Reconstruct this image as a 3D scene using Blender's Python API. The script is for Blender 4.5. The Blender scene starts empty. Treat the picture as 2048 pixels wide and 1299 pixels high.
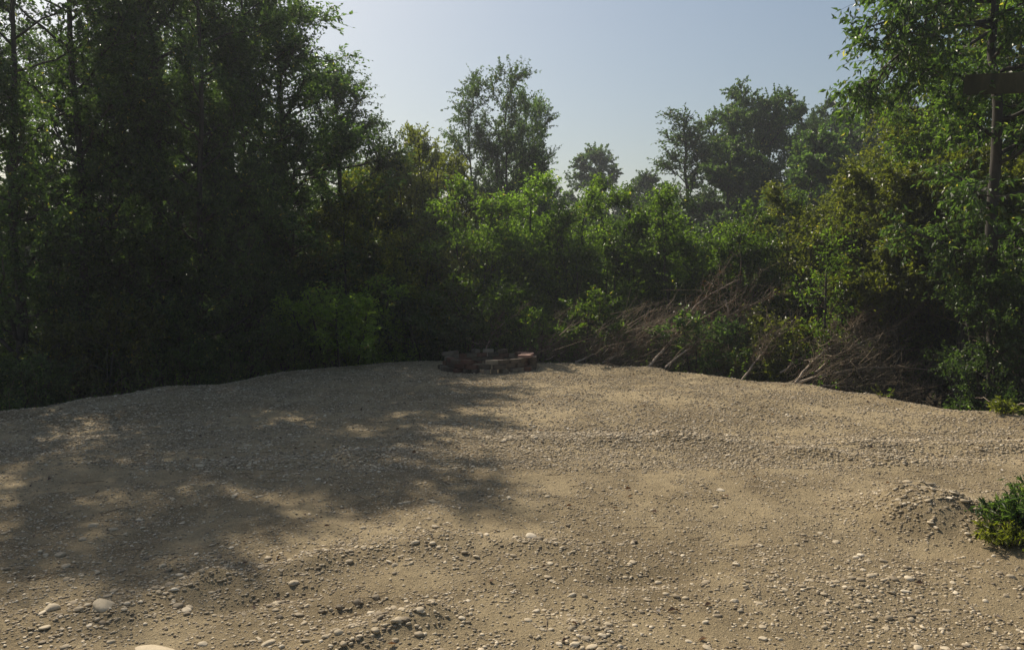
import bpy, math, random
import numpy as np
from mathutils import Vector, Matrix

sc = bpy.context.scene
R_ = math.radians

# ------------------------------------------------------------------ camera
CAM_H = 1.5
PITCH = R_(3.37)
FPX = 1518.0                      # focal length in pixels of the 2048-wide photograph
cam_d = bpy.data.cameras.new('camera')
cam_d.sensor_width = 36.0
cam_d.lens = 36.0 * FPX / 2048.0
cam_d.clip_start = 0.05
cam_d.clip_end = 3000.0
cam = bpy.data.objects.new('camera', cam_d)
sc.collection.objects.link(cam)
cam.location = (0, 0, CAM_H)
cam.rotation_euler = (R_(90) - PITCH, 0, 0)
sc.camera = cam

# ------------------------------------------------------------------ sky and sun
SUN_EL, SUN_AZ = R_(44.5), R_(-33)      # azimuth from +Y towards +X
world = bpy.data.worlds.new('World')
sc.world = world
world.use_nodes = True
wn = world.node_tree
sky = wn.nodes.new('ShaderNodeTexSky')
sky.sky_type = 'NISHITA'
sky.sun_disc = False
sky.sun_elevation = SUN_EL
sky.sun_rotation = SUN_AZ
sky.air_density = 1.35
sky.dust_density = 2.2
sky.ozone_density = 1.2
bg = wn.nodes['Background']
bg.inputs['Strength'].default_value = 0.073
wn.links.new(sky.outputs[0], bg.inputs['Color'])

sun_d = bpy.data.lights.new('sun', 'SUN')
sun_d.energy = 5.0
sun_d.angle = R_(0.6)
sun_d.color = (1.0, 0.90, 0.74)
sun = bpy.data.objects.new('sun', sun_d)
sc.collection.objects.link(sun)
sdir = Vector((math.sin(SUN_AZ) * math.cos(SUN_EL), math.cos(SUN_AZ) * math.cos(SUN_EL), math.sin(SUN_EL)))
sun.rotation_euler = sdir.to_track_quat('Z', 'Y').to_euler()
sun.location = (-12, 16, 20)

sc.view_settings.view_transform = 'Standard'
sc.view_settings.look = 'None'
sc.view_settings.exposure = 0.22
sc.view_settings.gamma = 1.0
sc.cycles.max_bounces = 6
sc.cycles.diffuse_bounces = 3
sc.cycles.transmission_bounces = 4
sc.cycles.volume_bounces = 0
HAZE_DENSITY = 0.0015

# ------------------------------------------------------------------ helpers
COL = sc.collection

def ray(px, py):
    """direction of the photograph's pixel, scaled so that its depth (y) is 1"""
    u = (px - 1024.0) / FPX
    v = (649.5 - py) / FPX
    c, s = math.cos(PITCH), math.sin(PITCH)
    dy = c + v * s
    dz = -s + v * c
    return u / dy, dz / dy

def at(px, py, Y):
    a, b = ray(px, py)
    return (a * Y, Y, CAM_H + b * Y)

def gp(px, py):
    a, b = ray(px, py)
    Y = -CAM_H / b
    return (a * Y, Y)

def tag(o, label=None, cat=None, group=None, kind=None):
    if label: o['label'] = label
    if cat: o['category'] = cat
    if group: o['group'] = group
    if kind: o['kind'] = kind
    return o

def empty(name, loc, rz=0.0, scale=(1, 1, 1)):
    o = bpy.data.objects.new(name, None)
    COL.objects.link(o)
    o.location = loc
    o.rotation_euler = (0, 0, rz)
    o.scale = scale
    o.empty_display_size = 0.3
    return o

def link(name, me, parent=None):
    o = bpy.data.objects.new(name, me)
    COL.objects.link(o)
    if parent: o.parent = parent
    return o

def mesh_np(name, verts, faces, mat, attrs=None, smooth=True):
    """faces: list of (k, array n x k)"""
    me = bpy.data.meshes.new(name)
    verts = np.ascontiguousarray(verts, dtype=np.float32)
    me.vertices.add(len(verts))
    me.vertices.foreach_set('co', verts.ravel())
    li = np.concatenate([np.asarray(f, dtype=np.int32).ravel() for f in faces])
    tot = np.concatenate([np.full(len(f), f.shape[1], dtype=np.int32) for f in faces])
    st = np.concatenate([[0], np.cumsum(tot)[:-1]]).astype(np.int32)
    me.loops.add(len(li))
    me.loops.foreach_set('vertex_index', li)
    me.polygons.add(len(tot))
    me.polygons.foreach_set('loop_start', st)
    me.polygons.foreach_set('loop_total', tot)
    me.polygons.foreach_set('use_smooth', np.full(len(tot), smooth, dtype=bool))
    me.update(calc_edges=True)
    for an, (dom, arr) in (attrs or {}).items():
        a = me.attributes.new(an, 'FLOAT', dom)
        a.data.foreach_set('value', np.ascontiguousarray(arr, dtype=np.float32))
    me.materials.append(mat)
    return me

def norm(a):
    return a / (np.linalg.norm(a, axis=-1, keepdims=True) + 1e-9)

# value noise on a lattice
_rs = np.random.RandomState(11)
_LAT = _rs.rand(256, 256).astype(np.float32)
def vnoise(x, y, s=1.0, seed=0):
    x = np.asarray(x, dtype=np.float64) * s + seed * 17.31
    y = np.asarray(y, dtype=np.float64) * s + seed * 9.77
    xi = np.floor(x).astype(int); yi = np.floor(y).astype(int)
    fx = x - xi; fy = y - yi
    fx = fx * fx * (3 - 2 * fx); fy = fy * fy * (3 - 2 * fy)
    g = lambda i, j: _LAT[i & 255, j & 255]
    return (g(xi, yi) * (1 - fx) + g(xi + 1, yi) * fx) * (1 - fy) + (g(xi, yi + 1) * (1 - fx) + g(xi + 1, yi + 1) * fx) * fy

def fbm(x, y, s=1.0, o=4, seed=0):
    t = 0; a = 0.5; n = 0
    for i in range(o):
        t = t + a * vnoise(x, y, s * 2 ** i, seed + i * 3); n += a; a *= 0.5
    return t / n

# ------------------------------------------------------------------ terrain
PAD = np.array([(-12, -8), (-11, 1.0), (-8.2, 5.2), (-5.85, 8.6), (-4.55, 10.9), (-3.8, 12.3), (-3.0, 13.15), (-2.2, 13.65), (-1.2, 13.9), (0.0, 13.85),
                (0.8, 13.45), (1.5, 13.25), (2.3, 12.7), (2.97, 12.05), (4.15, 10.95), (4.6, 10.2), (5.0, 9.25), (5.5, 8.1), (6.2, 6.0), (6.7, 3.0), (7.2, -8)], dtype=float)

def pad_sd(x, y):
    """signed distance to the pad's rim, positive outside"""
    x = np.asarray(x, float); y = np.asarray(y, float)
    d = np.full(x.shape, 1e9); inside = np.zeros(x.shape, bool)
    n = len(PAD)
    for i in range(n):
        x0, y0 = PAD[i]; x1, y1 = PAD[(i + 1) % n]
        ex, ey = x1 - x0, y1 - y0
        t = np.clip(((x - x0) * ex + (y - y0) * ey) / (ex * ex + ey * ey), 0, 1)
        d = np.minimum(d, np.hypot(x - x0 - t * ex, y - y0 - t * ey))
        c = ((y0 > y) != (y1 > y)) & (x < ex * (y - y0) / (ey if abs(ey) > 1e-9 else 1e-9) + x0)
        inside ^= c
    return np.where(inside, -d, d)

def ridge(x, y, p0, p1, w, h):
    ex, ey = p1[0] - p0[0], p1[1] - p0[1]
    L2 = ex * ex + ey * ey
    t = ((x - p0[0]) * ex + (y - p0[1]) * ey) / L2
    tc = np.clip(t, 0, 1)
    d = np.hypot(x - p0[0] - tc * ex, y - p0[1] - tc * ey)
    d = d + 0.10 * (fbm(x, y, 2.2, 3, 31) - 0.5)
    return 0.6 * h * np.exp(-(d / w) ** 2) * (0.3 + 1.3 * fbm(x, y, 3.0, 3, 7))

RIDGES = []
for a, b, w, h in (((-40, 1262), (250, 1215), 0.10, 0.045), ((250, 1215), (420, 1160), 0.10, 0.05), ((420, 1160), (640, 1130), 0.12, 0.045),
                   ((640, 1120), (900, 1090), 0.13, 0.035), ((900, 1085), (1120, 1100), 0.12, 0.055),
                   ((690, 1290), (860, 1240), 0.11, 0.06), ((860, 1240), (1250, 1270), 0.12, 0.03),
                   ((470, 1205), (620, 1180), 0.08, -0.05), ((680, 1225), (780, 1205), 0.07, -0.04),
                   ((1050, 880), (1350, 872), 0.2, 0.045), ((1350, 872), (1640, 905), 0.22, 0.05), ((1600, 905), (1800, 925), 0.15, 0.06),
                   ((1800, 905), (2060, 915), 0.2, -0.05), ((1700, 885), (2060, 895), 0.2, 0.05),
                   ((480, 925), (720, 905), 0.18, 0.05), ((300, 990), (560, 955), 0.2, 0.03),
                   ((1250, 1150), (1430, 1130), 0.12, -0.045), ((1080, 1190), (1250, 1150), 0.15, -0.03),
                   ((1560, 1180), (1980, 1150), 0.15, 0.02)):
    RIDGES.append((gp(*a), gp(*b), w, h))
MOUND = gp(1850, 1035)
MOUND2 = gp(2030, 1090)

def ground_z(x, y):
    x = np.asarray(x, float); y = np.asarray(y, float)
    sd = pad_sd(x, y) + 0.22 * (fbm(x, y, 1.3, 4, 5) - 0.5) * 2 + 0.05 * (fbm(x, y, 9, 2, 8) - 0.5)
    drop = np.where(sd > 0, -1.35 * (1 - np.exp(-(np.maximum(sd, 0) / 1.25) ** 1.3)), 0)
    z = drop
    pad = 1 / (1 + np.exp(np.clip(sd * 8, -30, 30)))
    z = z + pad * (0.055 * (fbm(x, y, 0.55, 3, 1) - 0.5) * 2 + 0.018 * (fbm(x, y, 3.2, 3, 2) - 0.5) * 2 + 0.012 * (fbm(x, y, 16, 2, 4) - 0.5))
    # small windrow along the rim
    z = z + 0.035 * np.exp(-((sd + 0.25) / 0.22) ** 2) * (0.4 + 1.2 * fbm(x, y, 2.5, 2, 12))
    near = (np.abs(x) < 14) & (y < 20) & (y > 0)
    if np.any(near):
        xs, ys = x[near] if x.shape else x, y[near] if y.shape else y
        add = 0
        for p0, p1, w, h in RIDGES:
            add = add + ridge(xs, ys, p0, p1, w, h)
        add = add + 0.19 * np.exp(-(np.abs((xs - MOUND[0]) / 0.33) ** 2.6 + np.abs((ys - MOUND[1]) / 0.36) ** 2.6)) * (0.7 + 0.6 * fbm(xs, ys, 6, 3, 3))
        add = add + 0.10 * np.exp(-(((xs - MOUND2[0] - 0.3) / 0.5) ** 2 + ((ys - MOUND2[1] - 0.1) / 0.4) ** 2))
        if x.shape:
            z = z.copy(); z[near] += add
        else:
            z = z + add
    out = (1 - pad)
    z = z + out * (0.25 * (fbm(x, y, 0.35, 3, 9) - 0.5) + 0.06 * (fbm(x, y, 2.5, 3, 6) - 0.5))
    far = np.clip((np.hypot(x, y) - 30) / 200, 0, 1)
    return z + far * 2.0

def gz(x, y):
    return float(ground_z(np.array([x]), np.array([y]))[0])

# ------------------------------------------------------------------ materials
def new_mat(name):
    m = bpy.data.materials.new(name)
    m.use_nodes = True
    nt = m.node_tree
    for n in list(nt.nodes): nt.nodes.remove(n)
    out = nt.nodes.new('ShaderNodeOutputMaterial')
    return m, nt, out

def N(nt, t, **kw):
    n = nt.nodes.new(t)
    for k, v in kw.items():
        if k in n.inputs: n.inputs[k].default_value = v
        else: setattr(n, k, v)
    return n

def ramp(nt, stops):
    r = nt.nodes.new('ShaderNodeValToRGB')
    el = r.color_ramp.elements
    while len(el) < len(stops): el.new(0.5)
    for e, (p, c) in zip(el, stops):
        e.position = p; e.color = (c[0], c[1], c[2], 1)
    return r

def leaf_mat(name, dark, mid, light, transl, tr_amount=0.42, rough=0.42, obj_var=0.35):
    m, nt, out = new_mat(name)
    L = nt.links
    a = N(nt, 'ShaderNodeAttribute', attribute_name='tint')
    oi = N(nt, 'ShaderNodeObjectInfo')
    rp = ramp(nt, [(0.0, dark), (0.55, mid), (0.93, light), (1.0, (0.30, 0.24, 0.07))])
    L.new(a.outputs['Fac'], rp.inputs['Fac'])
    hs = N(nt, 'ShaderNodeHueSaturation')
    mr = N(nt, 'ShaderNodeMapRange'); mr.inputs['To Min'].default_value = 1 - obj_var; mr.inputs['To Max'].default_value = 1 + obj_var
    L.new(oi.outputs['Random'], mr.inputs['Value'])
    L.new(mr.outputs['Result'], hs.inputs['Value'])
    L.new(rp.outputs['Color'], hs.inputs['Color'])
    p = N(nt, 'ShaderNodeBsdfPrincipled', Roughness=rough)
    p.inputs['Specular IOR Level'].default_value = 0.55
    L.new(hs.outputs['Color'], p.inputs['Base Color'])
    t = N(nt, 'ShaderNodeBsdfTranslucent')
    mx = N(nt, 'ShaderNodeMix', data_type='RGBA'); mx.inputs[0].default_value = 0.5
    mul = N(nt, 'ShaderNodeMix', data_type='RGBA', blend_type='MULTIPLY'); mul.inputs[0].default_value = 1.0
    mul.inputs[7].default_value = (transl[0], transl[1], transl[2], 1)
    gain = N(nt, 'ShaderNodeMix', data_type='RGBA', blend_type='ADD'); gain.inputs[0].default_value = 1.0
    L.new(hs.outputs['Color'], mul.inputs[6])
    L.new(mul.outputs[2], t.inputs['Color'])
    ms = N(nt, 'ShaderNodeMixShader'); ms.inputs[0].default_value = tr_amount
    L.new(p.outputs[0], ms.inputs[1]); L.new(t.outputs[0], ms.inputs[2])
    L.new(ms.outputs[0], out.inputs['Surface'])
    return m

M = {}
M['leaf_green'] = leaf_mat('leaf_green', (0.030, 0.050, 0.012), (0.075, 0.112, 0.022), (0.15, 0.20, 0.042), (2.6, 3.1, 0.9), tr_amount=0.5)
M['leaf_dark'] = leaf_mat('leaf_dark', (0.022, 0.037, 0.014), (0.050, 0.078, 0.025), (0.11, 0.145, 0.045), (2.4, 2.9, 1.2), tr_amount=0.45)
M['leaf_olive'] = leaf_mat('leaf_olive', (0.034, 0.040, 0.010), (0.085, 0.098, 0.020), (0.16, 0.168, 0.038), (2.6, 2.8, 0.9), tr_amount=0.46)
M['leaf_painted_sun'] = leaf_mat('leaf_painted_sun', (0.11, 0.17, 0.025), (0.21, 0.31, 0.045), (0.30, 0.40, 0.07), (2.3, 2.5, 1.1), tr_amount=0.5)  # lime leaves, colour raised to stand in for sunlight on shaded shrubs
M['leaf_dead'] = leaf_mat('leaf_dead', (0.05, 0.028, 0.014), (0.10, 0.055, 0.028), (0.17, 0.10, 0.05), (1.6, 1.3, 0.9), tr_amount=0.25)

def bark_mat(name, c0, c1, c2, scale=14.0, rough=0.9):
    m, nt, out = new_mat(name)
    L = nt.links
    tc = N(nt, 'ShaderNodeTexCoord')
    mp = N(nt, 'ShaderNodeMapping'); mp.inputs['Scale'].default_value = (1, 1, 0.25)
    L.new(tc.outputs['Object'], mp.inputs['Vector'])
    n1 = N(nt, 'ShaderNodeTexNoise', Scale=scale, Detail=8.0, Roughness=0.7)
    L.new(mp.outputs[0], n1.inputs['Vector'])
    rp = ramp(nt, [(0.3, c0), (0.5, c1), (0.72, c2)])
    L.new(n1.outputs['Fac'], rp.inputs['Fac'])
    p = N(nt, 'ShaderNodeBsdfPrincipled', Roughness=rough)
    L.new(rp.outputs['Color'], p.inputs['Base Color'])
    b = N(nt, 'ShaderNodeBump', Strength=0.7, Distance=0.02)
    L.new(n1.outputs['Fac'], b.inputs['Height']); L.new(b.outputs[0], p.inputs['Normal'])
    L.new(p.outputs[0], out.inputs['Surface'])
    return m

M['bark'] = bark_mat('bark', (0.02, 0.017, 0.014), (0.045, 0.038, 0.03), (0.085, 0.073, 0.058))
M['bark_pale'] = bark_mat('bark_pale', (0.16, 0.14, 0.12), (0.32, 0.29, 0.25), (0.46, 0.43, 0.38))
M['dead_wood'] = bark_mat('dead_wood', (0.24, 0.18, 0.13), (0.42, 0.33, 0.25), (0.58, 0.49, 0.39), 20)
M['dead_twig'] = bark_mat('dead_twig', (0.08, 0.058, 0.036), (0.16, 0.118, 0.074), (0.36, 0.29, 0.20), 9)
M['plank'] = bark_mat('plank', (0.022, 0.023, 0.010), (0.048, 0.046, 0.022), (0.085, 0.078, 0.042), 6)

# ground
def ground_mat():
    m, nt, out = new_mat('gravel_and_soil')
    L = nt.links
    tc = N(nt, 'ShaderNodeTexCoord')
    a = N(nt, 'ShaderNodeAttribute', attribute_name='pad')
    big = N(nt, 'ShaderNodeTexNoise', Scale=0.9, Detail=9.0, Roughness=0.62)
    fine = N(nt, 'ShaderNodeTexNoise', Scale=60.0, Detail=6.0, Roughness=0.75)
    mid = N(nt, 'ShaderNodeTexNoise', Scale=9.0, Detail=6.0, Roughness=0.7)
    vor = N(nt, 'ShaderNodeTexVoronoi', Scale=70.0)
    vor2 = N(nt, 'ShaderNodeTexVoronoi', Scale=150.0)
    for n in (big, fine, mid, vor, vor2): L.new(tc.outputs['Object'], n.inputs['Vector'])
    r1 = ramp(nt, [(0.3, (0.29, 0.228, 0.138)), (0.5, (0.38, 0.305, 0.188)), (0.7, (0.46, 0.375, 0.24))])
    L.new(big.outputs['Fac'], r1.inputs['Fac'])
    r2 = ramp(nt, [(0.3, (0.62, 0.60, 0.58)), (0.5, (0.95, 0.95, 0.95)), (0.72, (1.25, 1.24, 1.2))])
    L.new(fine.outputs['Fac'], r2.inputs['Fac'])
    r3 = ramp(nt, [(0.32, (0.82, 0.81, 0.80)), (0.65, (1.1, 1.09, 1.06))])
    L.new(mid.outputs['Fac'], r3.inputs['Fac'])
    m1 = N(nt, 'ShaderNodeMix', data_type='RGBA', blend_type='MULTIPLY'); m1.inputs[0].default_value = 1
    m2 = N(nt, 'ShaderNodeMix', data_type='RGBA', blend_type='MULTIPLY'); m2.inputs[0].default_value = 1
    L.new(r1.outputs[0], m1.inputs[6]); L.new(r2.outputs[0], m1.inputs[7])
    L.new(m1.outputs[2], m2.inputs[6]); L.new(r3.outputs[0], m2.inputs[7])
    ac = N(nt, 'ShaderNodeAttribute', attribute_name='coarse')
    m3 = N(nt, 'ShaderNodeMix', data_type='RGBA', blend_type='MULTIPLY'); m3.inputs[7].default_value = (0.74, 0.73, 0.72, 1)
    L.new(ac.outputs['Fac'], m3.inputs[0]); L.new(m2.outputs[2], m3.inputs[6])
    m2 = m3
    # soil and leaf litter off the pad
    r4 = ramp(nt, [(0.3, (0.022, 0.016, 0.010)), (0.55, (0.055, 0.040, 0.025)), (0.75, (0.10, 0.075, 0.045))])
    L.new(fine.outputs['Fac'], r4.inputs['Fac'])
    mx = N(nt, 'ShaderNodeMix', data_type='RGBA')
    L.new(a.outputs['Fac'], mx.inputs[0]); L.new(r4.outputs[0], mx.inputs[6]); L.new(m2.outputs[2], mx.inputs[7])
    p = N(nt, 'ShaderNodeBsdfPrincipled', Roughness=0.95)
    p.inputs['Specular IOR Level'].default_value = 0.15
    L.new(mx.outputs[2], p.inputs['Base Color'])
    ad = N(nt, 'ShaderNodeMath', operation='ADD'); ad2 = N(nt, 'ShaderNodeMath', operation='ADD')
    hw = N(nt, 'ShaderNodeMath', operation='MULTIPLY'); hw.inputs[1].default_value = 0.35; L.new(vor.outputs['Distance'], hw.inputs[0])
    hf = N(nt, 'ShaderNodeMath', operation='MULTIPLY'); hf.inputs[1].default_value = -2.0; L.new(fine.outputs['Fac'], hf.inputs[0])
    L.new(hw.outputs[0], ad.inputs[0]); L.new(hf.outputs[0], ad.inputs[1])
    hv = N(nt, 'ShaderNodeMath', operation='MULTIPLY'); hv.inputs[1].default_value = 0.35
    L.new(vor2.outputs['Distance'], hv.inputs[0]); L.new(ad.outputs[0], ad2.inputs[0]); L.new(hv.outputs[0], ad2.inputs[1])
    b = N(nt, 'ShaderNodeBump', Strength=0.9, Distance=0.012); b.invert = True
    L.new(ad2.outputs[0], b.inputs['Height']); L.new(b.outputs[0], p.inputs['Normal'])
    L.new(p.outputs[0], out.inputs['Surface'])
    return m
M['ground'] = ground_mat()

def stone_mat():
    m, nt, out = new_mat('stone')
    L = nt.links
    tc = N(nt, 'ShaderNodeTexCoord')
    a = N(nt, 'ShaderNodeAttribute', attribute_name='tint')
    n1 = N(nt, 'ShaderNodeTexNoise', Scale=45.0, Detail=5.0, Roughness=0.7)
    L.new(tc.outputs['Object'], n1.inputs['Vector'])
    r = ramp(nt, [(0.0, (0.15, 0.12, 0.085)), (0.3, (0.31, 0.25, 0.168)), (0.75, (0.50, 0.415, 0.29)), (1.0, (0.68, 0.59, 0.45))])
    L.new(a.outputs['Fac'], r.inputs['Fac'])
    r2 = ramp(nt, [(0.3, (0.8, 0.79, 0.77)), (0.7, (1.1, 1.1, 1.1))])
    L.new(n1.outputs['Fac'], r2.inputs['Fac'])
    mx = N(nt, 'ShaderNodeMix', data_type='RGBA', blend_type='MULTIPLY'); mx.inputs[0].default_value = 1
    L.new(r.outputs[0], mx.inputs[6]); L.new(r2.outputs[0], mx.inputs[7])
    p = N(nt, 'ShaderNodeBsdfPrincipled', Roughness=0.8)
    p.inputs['Specular IOR Level'].default_value = 0.3
    L.new(mx.outputs[2], p.inputs['Base Color'])
    b = N(nt, 'ShaderNodeBump', Strength=0.35, Distance=0.004)
    L.new(n1.outputs['Fac'], b.inputs['Height']); L.new(b.outputs[0], p.inputs['Normal'])
    L.new(p.outputs[0], out.inputs['Surface'])
    return m
M['stone'] = stone_mat()

def brick_mat(name, c0, c1):
    m, nt, out = new_mat(name)
    L = nt.links
    tc = N(nt, 'ShaderNodeTexCoord'); oi = N(nt, 'ShaderNodeObjectInfo')
    n1 = N(nt, 'ShaderNodeTexNoise', Scale=18.0, Detail=8.0, Roughness=0.75)
    L.new(tc.outputs['Object'], n1.inputs['Vector'])
    r = ramp(nt, [(0.32, c0), (0.62, c1), (0.85, (0.22, 0.18, 0.14))])
    L.new(n1.outputs['Fac'], r.inputs['Fac'])
    hs = N(nt, 'ShaderNodeHueSaturation')
    mr = N(nt, 'ShaderNodeMapRange'); mr.inputs['To Min'].default_value = 0.7; mr.inputs['To Max'].default_value = 1.35
    L.new(oi.outputs['Random'], mr.inputs['Value']); L.new(mr.outputs[0], hs.inputs['Value'])
    L.new(r.outputs[0], hs.inputs['Color'])
    p = N(nt, 'ShaderNodeBsdfPrincipled', Roughness=0.9)
    L.new(hs.outputs[0], p.inputs['Base Color'])
    b = N(nt, 'ShaderNodeBump', Strength=0.8, Distance=0.006)
    L.new(n1.outputs['Fac'], b.inputs['Height']); L.new(b.outputs[0], p.inputs['Normal'])
    L.new(p.outputs[0], out.inputs['Surface'])
    return m
M['brick_red'] = brick_mat('brick_red', (0.075, 0.034, 0.022), (0.15, 0.07, 0.045))
M['brick_brown'] = brick_mat('brick_brown', (0.06, 0.045, 0.03), (0.125, 0.095, 0.065))
M['brick_pink'] = brick_mat('brick_pink', (0.20, 0.11, 0.085), (0.33, 0.20, 0.155))
M['brick_pale'] = brick_mat('brick_pale', (0.11, 0.09, 0.065), (0.20, 0.17, 0.125))

# ------------------------------------------------------------------ ground sheet
def axis(lo, hi, step, far_lo, far_hi):
    mid = list(np.arange(lo, hi, step))
    a = []; s = step; v = lo
    while v > far_lo: s *= 1.18; v -= s; a.append(v)
    b = []; s = step; v = mid[-1]
    while v < far_hi: s *= 1.18; v += s; b.append(v)
    return np.array(a[::-1] + mid + b)
gx = axis(-7.5, 7.0, 0.032, -900, 900)
ya = []
v = 2.2
while v < 15.0: ya.append(v); v += 0.018 + 0.0022 * v
b = []; s = 0.05; 
while v < 1500: s *= 1.15; v += s; b.append(v)
a2 = []; s = 0.03; v = 2.2
while v > -60: s *= 1.25; v -= s; a2.append(v)
gy = np.array(a2[::-1] + ya + b)
GX, GY = np.meshgrid(gx, gy)
GZ = ground_z(GX.ravel(), GY.ravel())
nx, ny = len(gx), len(gy)
idx = np.arange(nx * ny).reshape(ny, nx)
quads = np.stack([idx[:-1, :-1], idx[:-1, 1:], idx[1:, 1:], idx[1:, :-1]], -1).reshape(-1, 4)
sdv = pad_sd(GX.ravel(), GY.ravel())
padm = 1 / (1 + np.exp(np.clip((sdv - 0.15 + 0.5 * (fbm(GX.ravel(), GY.ravel(), 2.0, 3, 40) - 0.5)) * 9, -30, 30)))
coarse = np.clip((fbm(GX.ravel(), GY.ravel(), 0.9, 4, 50) * 0.6 + fbm(GX.ravel(), GY.ravel(), 4.0, 2, 60) * 0.4 - 0.40) * 5, 0, 1)
gm = mesh_np('ground', np.stack([GX.ravel(), GY.ravel(), GZ], -1), [quads], M['ground'], {'pad': ('POINT', padm), 'coarse': ('POINT', coarse)})
tag(link('ground', gm), kind='structure')

# ------------------------------------------------------------------ stones
def ico(sub):
    import bmesh
    bm = bmesh.new()
    bmesh.ops.create_icosphere(bm, subdivisions=sub, radius=1.0)
    v = np.array([x.co[:] for x in bm.verts]); f = np.array([[y.index for y in x.verts] for x in bm.faces])
    bm.free()
    return v, f
ICO = {k: ico(k) for k in (1, 2, 3)}

def stone_shapes(sub, n, seed, jag=0.18):
    rs = np.random.RandomState(seed)
    v, f = ICO[sub]
    res = []
    for i in range(n):
        q = v.copy()
        for k in range(7):                       # soft flats cut by random planes
            d = norm(rs.randn(3)); lim = rs.uniform(0.62, 0.95)
            dd = q @ d
            q = q - np.outer(np.maximum(dd - lim, 0) * 0.85, d)
        ph = rs.rand(3) * 6
        q = q * (1 + jag * 0.5 * (np.sin(v @ rs.randn(3) * 2.2 + ph[0]) + np.sin(v @ rs.randn(3) * 3.1 + ph[1])) * 0.5)[:, None]
        res.append(q)
    return res, f

def scatter_stones(pos, size, flat, sub, seed, sink=0.25):
    rs = np.random.RandomState(seed)
    shapes, f = stone_shapes(sub, 14, seed + 1)
    S = np.array(shapes)                      # k,nv,3
    n = len(size); nv = S.shape[1]
    pick = rs.randint(0, len(S), n)
    V = S[pick].copy()
    el = rs.uniform(0.55, 1.0, n)
    V[:, :, 0] *= (size * 0.5)[:, None]
    V[:, :, 1] *= (size * 0.5 * el)[:, None]
    V[:, :, 2] *= (size * 0.5 * flat)[:, None]
    # tilt then yaw
    tx = rs.randn(n) * 0.22; yaw = rs.rand(n) * 6.283
    c, s = np.cos(tx)[:, None], np.sin(tx)[:, None]
    y = V[:, :, 1] * c - V[:, :, 2] * s; z = V[:, :, 1] * s + V[:, :, 2] * c
    V[:, :, 1], V[:, :, 2] = y, z
    c, s = np.cos(yaw)[:, None], np.sin(yaw)[:, None]
    x = V[:, :, 0] * c - V[:, :, 1] * s; y = V[:, :, 0] * s + V[:, :, 1] * c
    V[:, :, 0] = x + pos[:, 0:1]; V[:, :, 1] = y + pos[:, 1:2]
    V[:, :, 2] += (pos[:, 2] + size * 0.5 * flat * (1 - 2 * sink))[:, None]
    F = (f[None] + (np.arange(n) * nv)[:, None, None]).reshape(-1, 3)
    tint = np.clip(rs.beta(1.7, 1.8, n) + np.where(rs.rand(n) < 0.04, 0.3, 0), 0, 1)
    return V.reshape(-1, 3), F, np.repeat(tint, len(f))

def frustum_points(rs, n, y0, y1, p):
    """points on the pad, with a density that falls with distance"""
    u = rs.rand(n)
    y = (y0 ** p + u * (y1 ** p - y0 ** p)) ** (1 / p)
    hw = y * 0.70 + 0.9
    x = (rs.rand(n) * 2 - 1) * hw
    return x, y

MOUNDS = [(MOUND, .45)]
def gravel(name, n, y0, y1, p, smin, smax, e, sub, seed, thr):
    rs = np.random.RandomState(seed)
    x, y = frustum_points(rs, n, y0, y1, p)
    sd = pad_sd(x, y)
    dens = fbm(x, y, 0.9, 4, 50) * 0.6 + fbm(x, y, 4.0, 2, 60) * 0.4
    rdg = np.zeros_like(x)
    for p0, p1, w, h in RIDGES:
        if h > 0: rdg = np.maximum(rdg, ridge(x, y, p0, p1, w * 2.2, 0.5))
    for (mx_, my_), mr_ in MOUNDS: rdg = np.maximum(rdg, 0.8 * np.exp(-((x - mx_) ** 2 + (y - my_) ** 2) / mr_ ** 2))
    keep = (sd < 0.25) & (rs.rand(n) < np.clip((dens - thr) * 5, 0.12, 1) + rdg)
    x, y = x[keep], y[keep]
    n = len(x)
    z = ground_z(x, y)
    size = smin * (smax / smin) ** (rs.rand(n) ** e)
    size *= np.clip(0.75 + 0.6 * rdg[keep], 0.75, 1.3)
    flat = rs.uniform(0.2, 0.48, n)
    return scatter_stones(np.stack([x, y, z], -1), size, flat, sub, seed + 5)

parts = [gravel('a', 175000, 2.6, 7.5, 1.3, 0.006, 0.032, 1.8, 1, 1, 0.34),
         gravel('b', 190000, 6.0, 14.0, 1.6, 0.014, 0.050, 1.6, 1, 2, 0.27),
         gravel('c', 6500, 2.6, 9.0, 1.6, 0.025, 0.060, 2.0, 2, 3, 0.42),
         gravel('d', 9000, 7.0, 14.0, 1.6, 0.035, 0.085, 2.0, 1, 4, 0.42)]
off = 0; VV = []; FF = []; TT = []
for v_, f_, t_ in parts:
    VV.append(v_); FF.append(f_ + off); TT.append(t_); off += len(v_)
gm = mesh_np('gravel', np.concatenate(VV), [np.concatenate(FF)], M['stone'], {'tint': ('FACE', np.concatenate(TT))})
tag(link('gravel', gm), 'loose tan gravel and flat pebbles strewn over the whole pad', 'gravel', kind='stuff')
del VV, FF, TT, parts

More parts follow.
